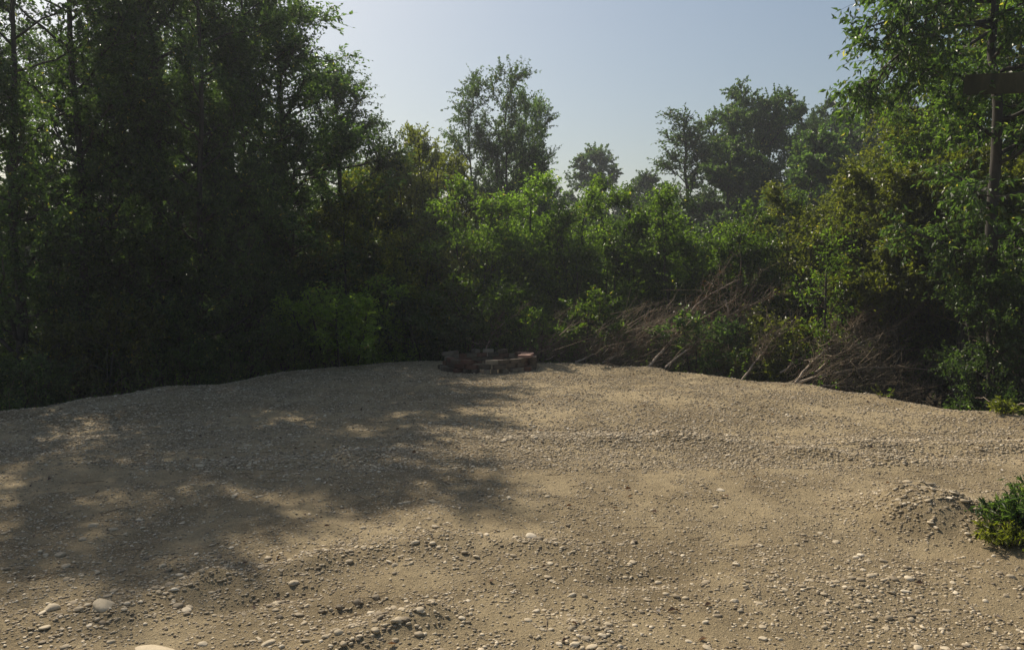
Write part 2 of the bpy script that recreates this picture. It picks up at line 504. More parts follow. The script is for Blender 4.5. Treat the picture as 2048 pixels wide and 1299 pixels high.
# cobbles that can be told apart: photo x, y, width in pixels, height ratio, tint, shape (0 round, 1 angular)
COB = [(104,1223,34,.6,.75,0),(210,1224,54,.55,.72,0),(158,1228,26,.6,.35,0),(176,1221,20,.6,.7,0),(373,1219,26,.5,.8,0),(340,1174,20,.8,.35,0),(587,1167,24,.55,.6,0),
 (405,1284,22,.5,.8,0),(537,1290,32,.5,.75,0),(678,1286,20,.7,.7,0),(650,1291,17,.7,.6,0),(643,1218,20,.7,.1,1),(680,1211,22,.75,.1,1),(560,1232,20,.7,.15,1),
 (404,1161,15,.9,.4,0),(120,1108,28,.5,.55,0),(131,1130,22,.5,.5,0),(187,1044,24,.5,.6,0),(226,1056,22,.6,.55,0),(166,1074,20,.6,.45,0),(279,1029,19,.45,.8,0),
 (493,889,17,.5,.7,0),(537,887,16,.5,.75,0),(399,928,21,.45,.7,0),(378,926,15,.45,.6,0),(452,923,19,.5,.7,0),(615,899,15,.5,.6,0),(604,888,13,.5,.55,0),(325,1134,18,.55,.7,0),
 (263,1186,18,.6,.4,1),(244,1188,16,.6,.3,1),(311,1188,18,.6,.35,1),
 (1062,1077,28,.5,.95,0),(1077,1086,30,.6,.2,1),(1031,1079,15,.6,.8,0),(842,1222,30,.55,.85,0),(864,1235,19,.8,.7,0),(840,1254,21,.55,.7,0),(828,1242,18,.6,.15,1),(924,1251,17,.6,.9,0),
 (1072,1223,18,.6,.85,0),(1088,1218,14,.6,.75,0),(1144,1190,18,.6,.85,0),(1056,1244,20,.5,.7,0),(1085,1267,15,.6,.75,0),(1102,1266,14,.6,.7,0),(1142,1264,17,.7,.4,0),(1148,1248,17,.7,.75,0),
 (1169,1239,14,.6,.7,0),(1172,1281,22,.6,.4,0),(1204,1277,22,.5,.8,0),(838,1281,22,.6,.4,0),(811,1266,24,.6,.12,1),(751,1281,24,.7,.5,0),(750,1263,18,.6,.3,0),(729,1260,14,.7,.6,0),
 (719,1291,18,.5,.75,0),(706,1269,22,.6,.7,0),(791,1288,15,.6,.5,0),(1119,1292,16,.7,.85,0),(1150,1293,24,.6,.8,0),(1184,1296,24,.5,.75,0),(715,1204,24,.7,.1,1),(751,1193,24,.5,.12,1),
 (953,1116,17,.5,.8,0),(821,1132,13,.7,.6,0),(790,1132,15,.7,.6,0),(866,1004,22,.55,.55,0),(1284,1222,14,.8,.2,1),(1378,1280,16,.6,.85,0),(1240,1296,16,.6,.8,0),(871,1061,18,.5,.65,0),(961,1079,15,.6,.6,0),
 (1023,1169,18,.45,.4,1),(1441,981,20,.35,.9,0),(1431,1008,15,.6,.85,0),(1685,1019,13,.7,.8,1),(1807,1048,15,.6,.9,1),(1712,1106,18,.6,.95,0),(1474,1119,20,.5,.85,0),(1470,1197,17,.7,.85,0),
 (1739,1200,15,.8,.85,0),(1811,1178,22,.4,.95,0),(1515,1078,23,.35,.8,0),(1411,1246,15,.8,.9,0),(1526,1270,19,.6,.8,0),(1561,1270,15,.6,.75,0),(1526,1247,19,.5,.6,0),(1740,1246,18,.5,.75,0),
 (1806,1252,15,.7,.75,0),(1836,1290,22,.5,.85,0),(1890,1293,20,.4,.8,0),(2009,1293,18,.6,.85,0),(1868,990,26,.4,.75,0),(1919,1040,16,.6,.9,0),(1935,1083,16,.6,.95,0),(1987,1115,11,.8,.95,0),
 (1906,1165,15,.6,.8,0),(1971,1204,12,.9,.95,0),(1672,1162,19,.5,.5,0),(1767,1114,18,.6,.4,0),(1727,1135,15,.4,.85,0),(1640,1056,13,.5,.75,0),(1415,1294,22,.5,.75,0),(1518,1199,18,.4,.7,0),
 (1620,1159,21,.4,.6,0),(1858,1032,15,.8,.7,0),(1300,872,12,.6,.9,0),(1325,876,11,.6,.8,0),(1308,868,10,.6,.8,0),(1250,922,12,.5,.7,0),(1095,990,14,.5,.75,0),(1140,1008,11,.6,.6,0),
 (310,1296,92,.22,.72,0)]
SPECIAL = {0: 'pale rounded stone on the low gravel ridge, leftmost of the big ones',
           1: 'large humped tan cobble, biggest along the low gravel ridge at lower left',
           4: 'smooth oval cream stone lying alone right of the humped cobble',
           32: 'near-white flat oval cobble leaning beside a dark stone in mid gravel',
           33: 'dark brown stone tucked against the near-white oval cobble',
           35: 'large pale oval cobble beside a round one, bottom of frame left of centre',
           36: 'small round grey-tan cobble just below the large pale oval one',
           78: 'bright cream wedge-shaped pebble on smooth gravel, right foreground',
           82: 'long flat whitish pebble lying alone in the right foreground',
           94: 'long finger-shaped tan stone on top of the gravel mound at right',
           106: None}
rs = np.random.RandomState(5)
for i, (px, py, w, hr, tint, ang) in enumerate(COB):
    x, y = gp(px, py)
    dist = math.hypot(y, CAM_H) 
    size = w / FPX * dist * (0.75 if ang else 0.9)
    sh, f = stone_shapes(3, 1, 100 + i, 0.3 if ang else 0.14)
    q = sh[0].copy()
    el = rs.uniform(0.62, 0.9)
    flat = hr * rs.uniform(0.65, 0.85) * (0.8 if w > 40 else 1)
    q = q * np.array([size * .5, size * .5 * el, size * .5 * flat])
    me = mesh_np('cobble', q, [f], M['stone'], {'tint': ('FACE', np.full(len(f), tint))})
    o = link('cobble', me)
    o.location = (x, y, gz(x, y) + size * .5 * flat * 0.3)
    o.rotation_euler = (rs.randn() * .15, rs.randn() * .15, rs.uniform(-0.9, 0.9))
    if py > 1296 - 1 and w > 60:
        tag(o, 'broad flat sandy stone slab cut by the bottom edge of the picture', 'stone'); continue
    if SPECIAL.get(i):
        tag(o, SPECIAL[i], 'cobble'); continue
    side = 'left' if px < 690 else ('centre' if px < 1300 else 'right')
    zone = 'in the foreground' if py > 1150 else ('mid pad' if py > 960 else 'on the far pad')
    kind = 'dark angular stone' if ang and tint < .45 else ('pale rounded cobble' if tint > .65 else 'dull tan rounded cobble')
    lab = {'left': 'at the left', 'centre': 'near the centre', 'right': 'at the right'}[side]
    tag(o, f'{kind} lying in gravel {zone}, {lab}', 'stone' if ang else 'cobble', f'{kind}s {zone} {lab}')

# ------------------------------------------------------------------ tubes and leaves
class Acc:
    def __init__(s): s.v = []; s.q = []; s.t = []; s.n = 0; s.tq = []; s.tt = []
    def add(s, v, q=None, t=None, tq=None, tt=None):
        v = np.asarray(v).reshape(-1, 3)
        if q is not None: s.q.append(q + s.n); s.tq.append(tq if tq is not None else np.zeros(len(q)))
        if t is not None: s.t.append(t + s.n); s.tt.append(tt if tt is not None else np.zeros(len(t)))
        s.v.append(v); s.n += len(v)
    def mesh(s, name, mat, smooth=True):
        faces = []; tint = []
        if s.q: faces.append(np.concatenate(s.q)); tint += s.tq
        if s.t: faces.append(np.concatenate(s.t)); tint += s.tt
        return mesh_np(name, np.concatenate(s.v), faces, mat, {'tint': ('FACE', np.concatenate(tint))}, smooth)

def tubes(acc, P, Rr, sides):
    """P: n,k,3 polylines; Rr: n,k radii"""
    P = np.asarray(P, float); Rr = np.asarray(Rr, float)
    n, k, _ = P.shape
    T = np.gradient(P, axis=1)
    T = norm(T)
    ref = np.where(np.abs(T[:, :, 2:3]) > 0.9, np.array([1.0, 0, 0]), np.array([0, 0, 1.0]))
    A = norm(np.cross(T, ref)); B = np.cross(T, A)
    an = np.arange(sides) / sides * 2 * math.pi
    ring = A[:, :, None, :] * np.cos(an)[None, None, :, None] + B[:, :, None, :] * np.sin(an)[None, None, :, None]
    V = P[:, :, None, :] + ring * Rr[:, :, None, None]
    base = np.arange(n * k * sides).reshape(n, k, sides)
    a = base[:, :-1, :]; b = np.roll(a, -1, axis=2); c = base[:, 1:, :]; d = np.roll(c, -1, axis=2)
    q = np.stack([a, b, d, c], -1).reshape(-1, 4)
    acc.add(V.reshape(-1, 3), q=q)

def leaves(acc, P, D, Nn, L, W, tint, fold=0.25):
    """diamond-shaped folded leaf; P base points, D direction, Nn face normal, L length, W width"""
    D = norm(D); S = norm(np.cross(D, Nn)); U = np.cross(S, D)
    L = np.asarray(L)[:, None]; W = np.asarray(W)[:, None]
    b = P; t = P + D * L - U * L * 0.12
    l = P + D * L * 0.42 + S * W * 0.5 + U * W * fold
    r = P + D * L * 0.42 - S * W * 0.5 + U * W * fold
    V = np.stack([b, l, t, r], 1).reshape(-1, 3)
    n = len(P); i = np.arange(n) * 4
    T = np.concatenate([np.stack([i, i + 2, i + 1], -1), np.stack([i, i + 3, i + 2], -1)])
    acc.add(V, t=T, tt=np.concatenate([tint, tint]))

def curve_pts(rs, p0, d0, d1, L, k, wob):
    pts = [np.array(p0, float)]
    for i in range(1, k):
        u = i / (k - 1)
        d = norm(d0 * (1 - u) + d1 * u + rs.randn(3) * wob)
        pts.append(pts[-1] + d * L / (k - 1))
    return np.array(pts)

def grow(seed, H, R, stems=1, t0=0.15, nl=26, prof=None, el0=0.6, el1=0.5, ntw=2600, twl=(0.25, 0.6), up=0.25, grav=-0.15,
         nleaf=36000, ls=0.055, lw=0.55, hang=0.2, spread=0.0, r0=0.11, wob=0.09, sub=4, lean=(0, 0), clus=1.0, boughs=None, bare=0.0):
    rs = np.random.RandomState(seed)
    wood = Acc(); twg = Acc(); lv = Acc()
    limbs = []                                    # (points, r_start)
    for s in range(stems):
        az = s * 2.4 + rs.rand()
        if stems > 1:
            hh = H * rs.uniform(0.72, 1.0) if s else H
            sp = spread * rs.uniform(0.5, 1.1)
            d0 = norm(np.array([math.cos(az) * sp, math.sin(az) * sp, 1.0])); d1 = norm(np.array([math.cos(az) * sp * .7, math.sin(az) * sp * .7, 1.0]))
            p0 = (math.cos(az) * 0.15, math.sin(az) * 0.15, -0.25)
        else:
            hh = H; d0 = norm(np.array([lean[0], lean[1], 1.0])); d1 = norm(np.array([-lean[0] * .3, -lean[1] * .3, 1.0])); p0 = (0, 0, -0.25)
        k = 14
        tp = curve_pts(rs, p0, d0, d1, (hh + .25), k, wob * 0.6)
        rad = (r0 / math.sqrt(stems)) * (1 - np.linspace(0, 1, k)) ** 0.8 + 0.008
        tubes(wood, tp[None], rad[None], 8)
        nn = max(5, nl // stems)
        for i in range(nn):
            t = t0 + (0.98 - t0) * (i + rs.rand()) / nn
            f = t * (k - 1); j = min(int(f), k - 2); fr = f - j
            p = tp[j] * (1 - fr) + tp[j + 1] * fr
            azl = i * 2.4 + rs.randn() * 0.5
            L = R * (prof(t) if prof else (1 - t) ** 0.6) * rs.uniform(0.72, 1.15)
            e0 = el0 + rs.randn() * 0.15; e1 = el1 + rs.randn() * 0.2
            D0 = np.array([math.cos(azl) * math.cos(e0), math.sin(azl) * math.cos(e0), math.sin(e0)])
            az2 = azl + rs.randn() * 0.35
            D1 = np.array([math.cos(az2) * math.cos(e1), math.sin(az2) * math.cos(e1), math.sin(e1)])
            lp = curve_pts(rs, p, D0, D1, L, 8, wob * 1.6)
            rr = min(rad[j] * 0.55, 0.012 + 0.02 * L)
            limbs.append((lp, rr, L))
        limbs.append((tp[-5:][[0, 0, 1, 1, 2, 3, 3, 4]] + np.linspace(0, .01, 8)[:, None], 0.01, hh * 0.3))
    if boughs:
        for (bp, br) in boughs:
            bp = np.array(bp, float)
            u = np.linspace(0, len(bp) - 1, 8); j = np.minimum(u.astype(int), len(bp) - 2); fr = (u - j)[:, None]
            lp = bp[j] * (1 - fr) + bp[j + 1] * fr
            limbs.append((lp, br, float(np.linalg.norm(bp[-1] - bp[0]))))
    subs = []
    for lp, rr, L in limbs:
        for q in range(int(sub + (2 if L > 1.5 else 0) + (4 if L > 2.6 else 0))):
            u = rs.uniform(0.2, 0.95); f = u * 7; j = min(int(f), 6); p = lp[j] + (lp[j + 1] - lp[j]) * (f - j)
            d = norm(lp[min(j + 1, 7)] - lp[j]); rd = norm(rs.randn(3) * np.array([1, 1, .6]))
            D0 = norm(d * 0.7 + rd * 0.8); D1 = norm(d * 0.5 + rd * 0.7 + np.array([0, 0, up]))
            subs.append((curve_pts(rs, p, D0, D1, L * rs.uniform(.28, .5) * (1.15 - u * .6), 8, wob * 1.5), rr * 0.4, L * 0.35))
    al = limbs + subs
    P = np.array([a[0] for a in al]); rr = np.array([max(a[1], .004) for a in al])
    tubes(twg, P, rr[:, None] * (1 - 0.8 * np.linspace(0, 1, 8))[None], 5)
    w = np.array([a[2] for a in al]); w = w / w.sum()
    # twigs
    pick = rs.choice(len(al), ntw, p=w); u = rs.uniform(0.22, 1.0, ntw) ** 0.8
    f = u * 7; j = np.minimum(f.astype(int), 6); fr = (f - j)[:, None]
    S = P[pick, j] * (1 - fr) + P[pick, j + 1] * fr
    d = norm(P[pick, j + 1] - P[pick, j] + 1e-6)
    ax = np.zeros_like(S); ax[:, :2] = S[:, :2]; ax = norm(ax + 1e-6)
    D = norm(d * 0.5 + ax * 0.25 + rs.randn(ntw, 3) * 0.5 + np.array([0, 0, up]))
    TL = rs.uniform(twl[0], twl[1], ntw)
    uu = np.linspace(0, 1, 4)
    TP = S[:, None] + D[:, None] * (uu[None, :, None] * TL[:, None, None]) + np.array([0, 0, 1.0]) * (grav * (uu ** 2)[None, :, None] * TL[:, None, None])
    tubes(twg, TP, np.full((ntw, 4), 0.0032 * clus) * (1 - .6 * uu)[None], 3)
    # leaves
    live = np.arange(ntw) if bare <= 0 else np.where(rs.rand(ntw) > bare)[0]
    pk = live[rs.randint(0, len(live), nleaf)]
    ul = rs.uniform(0.1, 1.05, nleaf); f = np.minimum(ul, .999) * 3; j = f.astype(int); fr = (f - j)[:, None]
    LP = TP[pk, j] * (1 - fr) + TP[pk, j + 1] * fr
    td = norm(TP[pk, j + 1] - TP[pk, j])
    LD = norm(td * 0.55 + rs.randn(nleaf, 3) * 0.6 + np.array([0, 0, -hang]))
    NN = norm(rs.randn(nleaf, 3) * 0.75 + np.array([0, 0, 1.0]))
    sz = ls * rs.uniform(0.65, 1.25, nleaf)
    tw_t = rs.rand(ntw)
    tint = np.clip(0.35 * tw_t[pk] + 0.45 * rs.rand(nleaf) + 0.1 * rs.randn(nleaf) + 0.08, 0, 0.985)
    tint = np.where(rs.rand(nleaf) < 0.004, 1.0, tint)
    leaves(lv, LP, LD, NN, sz, sz * lw * rs.uniform(.8, 1.2, nleaf), tint)
    return wood, twg, lv

def proto(kind, leafm, barkm='bark', names=('trunk', 'branches', 'crown'), **kw):
    w, t, l = grow(**kw)
    return {'kind': kind, 'H': kw['H'], 'parts': [(names[0], w.mesh(names[0], M[barkm])), (names[1], t.mesh(names[1], M[barkm])), (names[2], l.mesh(names[2], M[leafm], smooth=False))]}

def place(pr, px, Y, top, label, cat, group=None, wf=1.0, rz=0.0, leafm=None, H=None, name=None):
    x = ray(px, 560)[0] * Y
    z0 = gz(x, Y)
    if H is None: H = at(px, top, Y)[2] - z0
    s = H / pr['H']
    e = empty(name or pr['kind'], (x, Y, z0), rz, (s * wf, s * wf, s))
    tag(e, label, cat, group)
    for nm, me in pr['parts']:
        o = link(nm, me, e)
        if leafm and nm in ('crown', 'foliage'):
            o.material_slots[0].link = 'OBJECT'; o.material_slots[0].material = M[leafm]
    return e

bell = lambda t: max(0.12, math.sin(math.pi * min(1, (t * 0.92 + 0.10))) ** 0.75)
cone = lambda t: max(0.10, (1 - t) ** 0.75) * (1.0 if t > .2 else 0.8)
ovo = lambda t: max(0.12, (4 * t * (1 - t)) ** 0.5) if t < 1 else .1
even = lambda t: max(0.25, (1 - t ** 3) ** 0.5)

ST = ('stems', 'branches', 'foliage')
PR = {}
PR['alder'] = proto('broadleaf_tree', 'leaf_dark', seed=1, H=9.5, R=2.3, t0=.08, nl=40, prof=bell, el0=.5, el1=.75, ntw=4600, up=.45, nleaf=44000, ls=.078, r0=.12)
PR['alder_b'] = proto('broadleaf_tree', 'leaf_dark', seed=2, H=9.5, R=2.1, t0=.12, nl=34, prof=bell, el0=.45, el1=.7, ntw=4200, up=.4, nleaf=46000, ls=.07, r0=.11, lean=(.05, .03))
PR['alder_thin'] = proto('broadleaf_tree', 'leaf_dark', seed=3, H=11, R=2.1, t0=.1, nl=32, prof=even, el0=.45, el1=.7, ntw=3000, up=.35, nleaf=44000, ls=.07, r0=.07, twl=(.25, .7))
PR['birch'] = proto('birch_tree', 'leaf_dark', 'bark', seed=4, H=11, R=2.2, stems=3, spread=.10, t0=.12, nl=54, prof=lambda t: .35 + .65 * math.sin(math.pi * min(1, t * .8 + .15)), el0=.9, el1=.8, ntw=3400, up=.5, grav=-.15,
                    nleaf=52000, ls=.095, hang=.5, r0=.16, twl=(.35, .9), clus=2)
PR['oak'] = proto('oak_tree', 'leaf_dark', seed=5, H=11, R=3.0, t0=.22, nl=46, prof=lambda t: max(.5, (1 - min(1, abs(t - .6) / .42) ** 2) ** .5), el0=.35, el1=.7, ntw=5500, up=.2, nleaf=130000, ls=.095, lw=.7, r0=.2, sub=9, twl=(.3, .6), clus=2)
PR['far'] = proto('woodland_tree', 'leaf_dark', seed=6, H=9, R=2.6, t0=.15, nl=28, prof=bell, el0=.5, el1=.6, ntw=2200, up=.3, nleaf=40000, ls=.13, lw=.7, r0=.14, sub=5, clus=2)
PR['narrow'] = proto('slender_tree', 'leaf_dark', seed=7, H=9, R=1.3, t0=.3, nl=26, prof=bell, el0=.8, el1=.9, ntw=1300, up=.4, nleaf=12000, ls=.10, r0=.1, sub=4, clus=2)
PR['tall_bush'] = proto('tall_shrub', 'leaf_green', names=ST, seed=8, H=4.8, R=1.25, stems=7, spread=.28, t0=.12, nl=70, prof=even, el0=.5, el1=.7, ntw=3600, up=.4, nleaf=33000, ls=.068, r0=.09, twl=(.18, .42))
PR['tall_bush_b'] = proto('tall_shrub', 'leaf_green', names=ST, seed=9, H=5.0, R=1.15, stems=5, spread=.24, t0=.08, nl=60, prof=even, el0=.45, el1=.75, ntw=3300, up=.35, nleaf=29000, ls=.072, r0=.09, twl=(.18, .45))
PR['bush'] = proto('leafy_shrub', 'leaf_green', names=ST, seed=10, H=1.9, R=.85, stems=9, spread=.55, t0=.1, nl=54, prof=even, el0=.4, el1=.6, ntw=2000, up=.4, nleaf=17000, ls=.058, r0=.05, twl=(.12, .3), sub=3)
PR['bush_b'] = proto('leafy_shrub', 'leaf_green', names=ST, seed=12, H=2.1, R=.75, stems=7, spread=.4, t0=.1, nl=49, prof=even, el0=.5, el1=.8, ntw=1500, up=.5, nleaf=12000, ls=.068, r0=.05, twl=(.15, .38), sub=3)
PR['wood_r'] = proto('broadleaf_tree', 'leaf_olive', seed=13, H=8.5, R=2.3, t0=.1, nl=38, prof=even, el0=.35, el1=.45, ntw=3800, up=.2, nleaf=36000, ls=.085, r0=.11, hang=.3)
PR['wood_r2'] = proto('broadleaf_tree', 'leaf_green', seed=14, H=8.0, R=2.1, t0=.08, nl=34, prof=bell, el0=.4, el1=.4, ntw=3500, up=.15, nleaf=34000, ls=.085, r0=.10, hang=.3, lean=(-.06, -.04))
PR['spread'] = proto('broadleaf_tree', 'leaf_olive', seed=16, H=4.6, R=1.7, t0=.5, nl=30, prof=lambda t: max(.45, (1 - (t - .5) * 1.2)), el0=.35, el1=.2, ntw=2800, up=.15, nleaf=30000, ls=.075, r0=.07, twl=(.2, .45))
PR['sapling'] = proto('sapling', 'leaf_green', 'bark', seed=15, H=3.2, R=.6, t0=.2, nl=16, prof=cone, el0=.7, el1=.7, ntw=260, up=.3, nleaf=2600, ls=.055, r0=.028, sub=2)

def T(k, px, Y, top, label, cat='tree', group=None, wf=1.0, rz=None, leafm=None, name=None):
    T.i += 1
    return place(PR[k], px, Y, top, label, cat, group, wf, T.i * 1.7 if rz is None else rz, leafm, name=name)
T.i = 0

# left wood
GL = 'trees of the left wood'
T('alder_thin', 35, 11.2, -400, 'tall tree at the far left edge with sky showing through its upper leaves', group=GL)
T('alder_b', -170, 12.5, -160, 'tall dark tree whose crown reaches in past the left edge', group=GL)
T('alder_thin', 170, 12.0, -470, 'tall thin-crowned tree left of the visible dark trunk, sky glinting through', group=GL)
T('alder_b', 330, 13.0, -260, 'dense dark tree above the yellow-green shrub in the left wood', group=GL)
T('alder_thin', 400, 12.6, -330, 'tree with a bare dark trunk visible in the middle of the left wood', group=GL, wf=.9)
T('alder_thin', 490, 14.2, -130, 'dark tree right of the bare trunk in the left wood', group=GL, wf=1.0)
T('alder', 585, 16.4, -20, 'dark tree forming the right shoulder of the left wood against the sky', group=GL, wf=1.3)
T('alder_thin', 455, 15.8, -90, 'broad dense tree between the bare trunk and the right shoulder of the left wood', group=GL, wf=1.15)
T('alder_thin', 215, 14.6, -60, 'leafy tree filling the gap behind the thin-crowned trees', group=GL, wf=1.0)
T('alder_b', 680, 18.0, 115, 'rightmost lower tree of the left wood with feathery sprays on the sky', group=GL, wf=1.1)
T('alder_thin', 90, 15.5, 60, 'dark tree half hidden behind the far left trees', group=GL)
T('alder_thin', 270, 17.0, 60, 'shaded tree deep in the left wood behind the thin-crowned tree', group=GL)
T('alder', 400, 21.0, 20, 'shaded tree deep in the left wood behind the bare trunk', group=GL)
T('alder_b', 690, 20.0, 250, 'shaded tree behind the right shoulder of the left wood', group=GL, wf=.9)
# left understorey
GU = 'shrubs under the left wood'
T('bush', 685, 13.7, 560, 'yellow-green shrub, sunlight painted into its leaves, at the rim left of the fire pit', 'shrub', GU, wf=1.2, leafm='leaf_painted_sun')
T('bush_b', 740, 14.4, 600, 'lower green shrub, light painted into its leaves, touching the right of the yellow-green one', 'shrub', GU, leafm='leaf_painted_sun')
T('bush_b', 590, 13.2, 640, 'small green shrub at the rim left of the bright yellow-green shrub', 'shrub', GU, leafm='leaf_green')
T('bush_b', 175, 10.9, 590, 'narrow yellow-green shrub standing in the dark at the left', 'shrub', GU, leafm='leaf_olive', wf=.8)
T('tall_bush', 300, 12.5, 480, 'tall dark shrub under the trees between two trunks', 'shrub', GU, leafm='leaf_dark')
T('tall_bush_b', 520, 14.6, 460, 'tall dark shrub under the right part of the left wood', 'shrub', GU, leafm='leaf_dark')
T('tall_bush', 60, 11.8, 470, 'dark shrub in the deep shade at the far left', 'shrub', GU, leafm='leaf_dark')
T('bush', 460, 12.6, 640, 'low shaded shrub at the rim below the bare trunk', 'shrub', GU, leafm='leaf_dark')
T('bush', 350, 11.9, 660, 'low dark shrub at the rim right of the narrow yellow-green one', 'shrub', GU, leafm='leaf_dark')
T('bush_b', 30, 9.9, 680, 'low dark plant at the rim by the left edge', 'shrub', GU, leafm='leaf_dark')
T('tall_bush_b', 700, 16.5, 400, 'olive shrub behind the bright yellow-green one, below the sky notch', 'shrub', GU, leafm='leaf_olive')

# centre thicket
GC = 'shrubs of the central thicket'
T('tall_bush', 800, 18.5, 262, 'tall brownish olive bush left of the birch clump', 'shrub', GC, leafm='leaf_olive', wf=.85)
T('tall_bush_b', 870, 19.0, 250, 'tall olive bush touching the left of the birch clump', 'shrub', GC, leafm='leaf_olive', wf=.8)
T('tall_bush', 940, 16.8, 375, 'yellow-green bush directly below the birch clump', 'shrub', GC, wf=1.0)
T('tall_bush_b', 1020, 17.5, 362, 'green bush below the right birch stem', 'shrub', GC)
T('tall_bush', 850, 15.8, 440, 'dark olive bush behind the left of the fire pit', 'shrub', GC, leafm='leaf_olive')
T('bush', 880, 14.9, 560, 'dark low shrub just behind the fire pit', 'shrub', GC, leafm='leaf_dark', wf=1.1)
T('bush_b', 960, 15.2, 545, 'bright leafy shrub behind the middle of the fire pit', 'shrub', GC)
T('tall_bush_b', 1100, 17.2, 385, 'green bush right of the birches, with a rounded top', 'shrub', GC)
T('tall_bush', 1180, 16.5, 425, 'mid green bush in the lowest dip of the thicket', 'shrub', GC)
T('bush', 1070, 14.9, 590, 'low yellow-green shrub behind the right of the fire pit', 'shrub', GC, leafm='leaf_green')
T('bush', 1150, 14.7, 585, 'rounded leafy shrub left of the dark hollow', 'shrub', GC, leafm='leaf_green')
T('tall_bush_b', 1262, 19.5, 370, 'bush behind the dark hollow in the thicket', 'shrub', GC, leafm='leaf_dark')
T('tall_bush', 1310, 17.5, 350, 'tall green bush right of the dark hollow', 'shrub', GC)
T('tall_bush_b', 1390, 16.2, 390, 'green bush in front of the slender far tree', 'shrub', GC)
T('tall_bush', 1470, 16.0, 395, 'broad green bush under the round oak', 'shrub', GC)
T('tall_bush', 1560, 15.4, 425, 'yellow-green bush below and right of the round oak', 'shrub', GC)
T('tall_bush_b', 1640, 15.0, 370, 'tall green bush above the pale sapling', 'shrub', GC, leafm='leaf_olive')
T('bush_b', 1400, 13.9, 615, 'leafy shrub growing through the left brush heap', 'shrub', GC, leafm='leaf_dark')
T('bush', 1490, 13.9, 660, 'yellow-green shrub between the two brush heaps', 'shrub', GC, leafm='leaf_dark')
T('bush_b', 1600, 13.3, 600, 'leafy shrub at the foot of the pale sapling', 'shrub', GC, leafm='leaf_olive')
T('tall_bush', 760, 17.0, 455, 'shaded olive bush at the right foot of the left wood', 'shrub', GC, leafm='leaf_dark')
# birches and far trees
T('birch', 985, 26.0, 158, 'tall sparse birch clump with drooping twigs, highest tree of the centre', 'birch tree', wf=.92)
T('birch', 1055, 27.5, 205, 'shorter birch leaning out to the right of the tall clump', 'birch tree', wf=.8)
T('far', 840, 28.0, 300, 'bushy tree behind the olive bushes left of the birches')
T('far', 1205, 50.0, 298, 'bluish distant round-topped tree standing alone on the skyline dip')
T('narrow', 1362, 32.0, 228, 'slender sparse tree on the skyline left of the round oak', wf=1.3)
T('oak', 1500, 33.0, 200, 'large round-topped oak on the skyline right of centre', wf=.92)
T('oak', 1650, 36.0, 228, 'broad dark tree right of the round oak', wf=.85)
T('far', 1745, 34.0, 195, 'dark lumpy-topped tree between the oak group and the right wood')
T('far', 1440, 30.0, 290, 'dark tree at the left foot of the round oak')
T('far', 1290, 42.0, 345, 'low hazy tree between the bluish tree and the slender one')
T('far', 1110, 44.0, 365, 'low hazy tree right of the birches')
T('far', 740, 36.0, 330, 'hazy tree seen in the notch between the left wood and the centre')
T('far', 1605, 27.0, 265, 'dark tree in front of the oaks, below the skyline')

# right wood
GR = 'trees of the right wood'
T('wood_r', 1800, 16.0, 245, 'sloping olive tree at the left shoulder of the right wood', group=GR)
T('wood_r2', 1900, 15.0, 90, 'green tree behind the overhanging bough in the right wood', group=GR)
T('wood_r', 1960, 16.5, -60, 'tall olive tree behind the dark trunk at the right', group=GR)
T('wood_r2', 2060, 14.5, -60, 'tall tree rising past the right edge of the picture', group=GR)
T('wood_r', 1720, 17.5, 320, 'lower olive tree sloping down to the thicket', group=GR)
T('wood_r', 2200, 13.0, -100, 'tree whose leaves only reach in at the right edge', group=GR)
T('wood_r2', 1880, 20.0, 170, 'shaded tree deep in the right wood', group=GR)
GS = 'shrubs under the right wood'
T('tall_bush_b', 1740, 15.2, 400, 'tall olive shrub at the left end of the deep shade on the right', 'shrub', GS, leafm='leaf_olive')
T('tall_bush', 1850, 15.2, 470, 'dark shrub standing over the black hollow on the right', 'shrub', GS, leafm='leaf_dark')
T('tall_bush_b', 1930, 15.2, 400, 'yellow-green shrub just left of the dark trunk', 'shrub', GS)
T('tall_bush', 2040, 13.5, 380, 'yellow-green shrub right of the dark trunk', 'shrub', GS)
T('tall_bush', 2035, 10.2, 450, 'glossy dark shrub low at the right edge', 'shrub', GS, leafm='leaf_dark', wf=.9)
T('tall_bush_b', 2130, 10.2, 480, 'dark leafy shrub cut off by the right edge', 'shrub', GS, leafm='leaf_dark')

T('spread', 1790, 13.6, 350, 'low spreading tree arching over the black hollow at the right', group=GR)
T('spread', 1920, 12.6, 330, 'spreading tree just left of the bare trunk, shading the hollow', group=GR)
# pale sapling in front of the deep shade
T('sapling', 1648, 12.6, 465, 'thin pale-stemmed sapling with forked twigs in front of the deep shade', 'sapling')

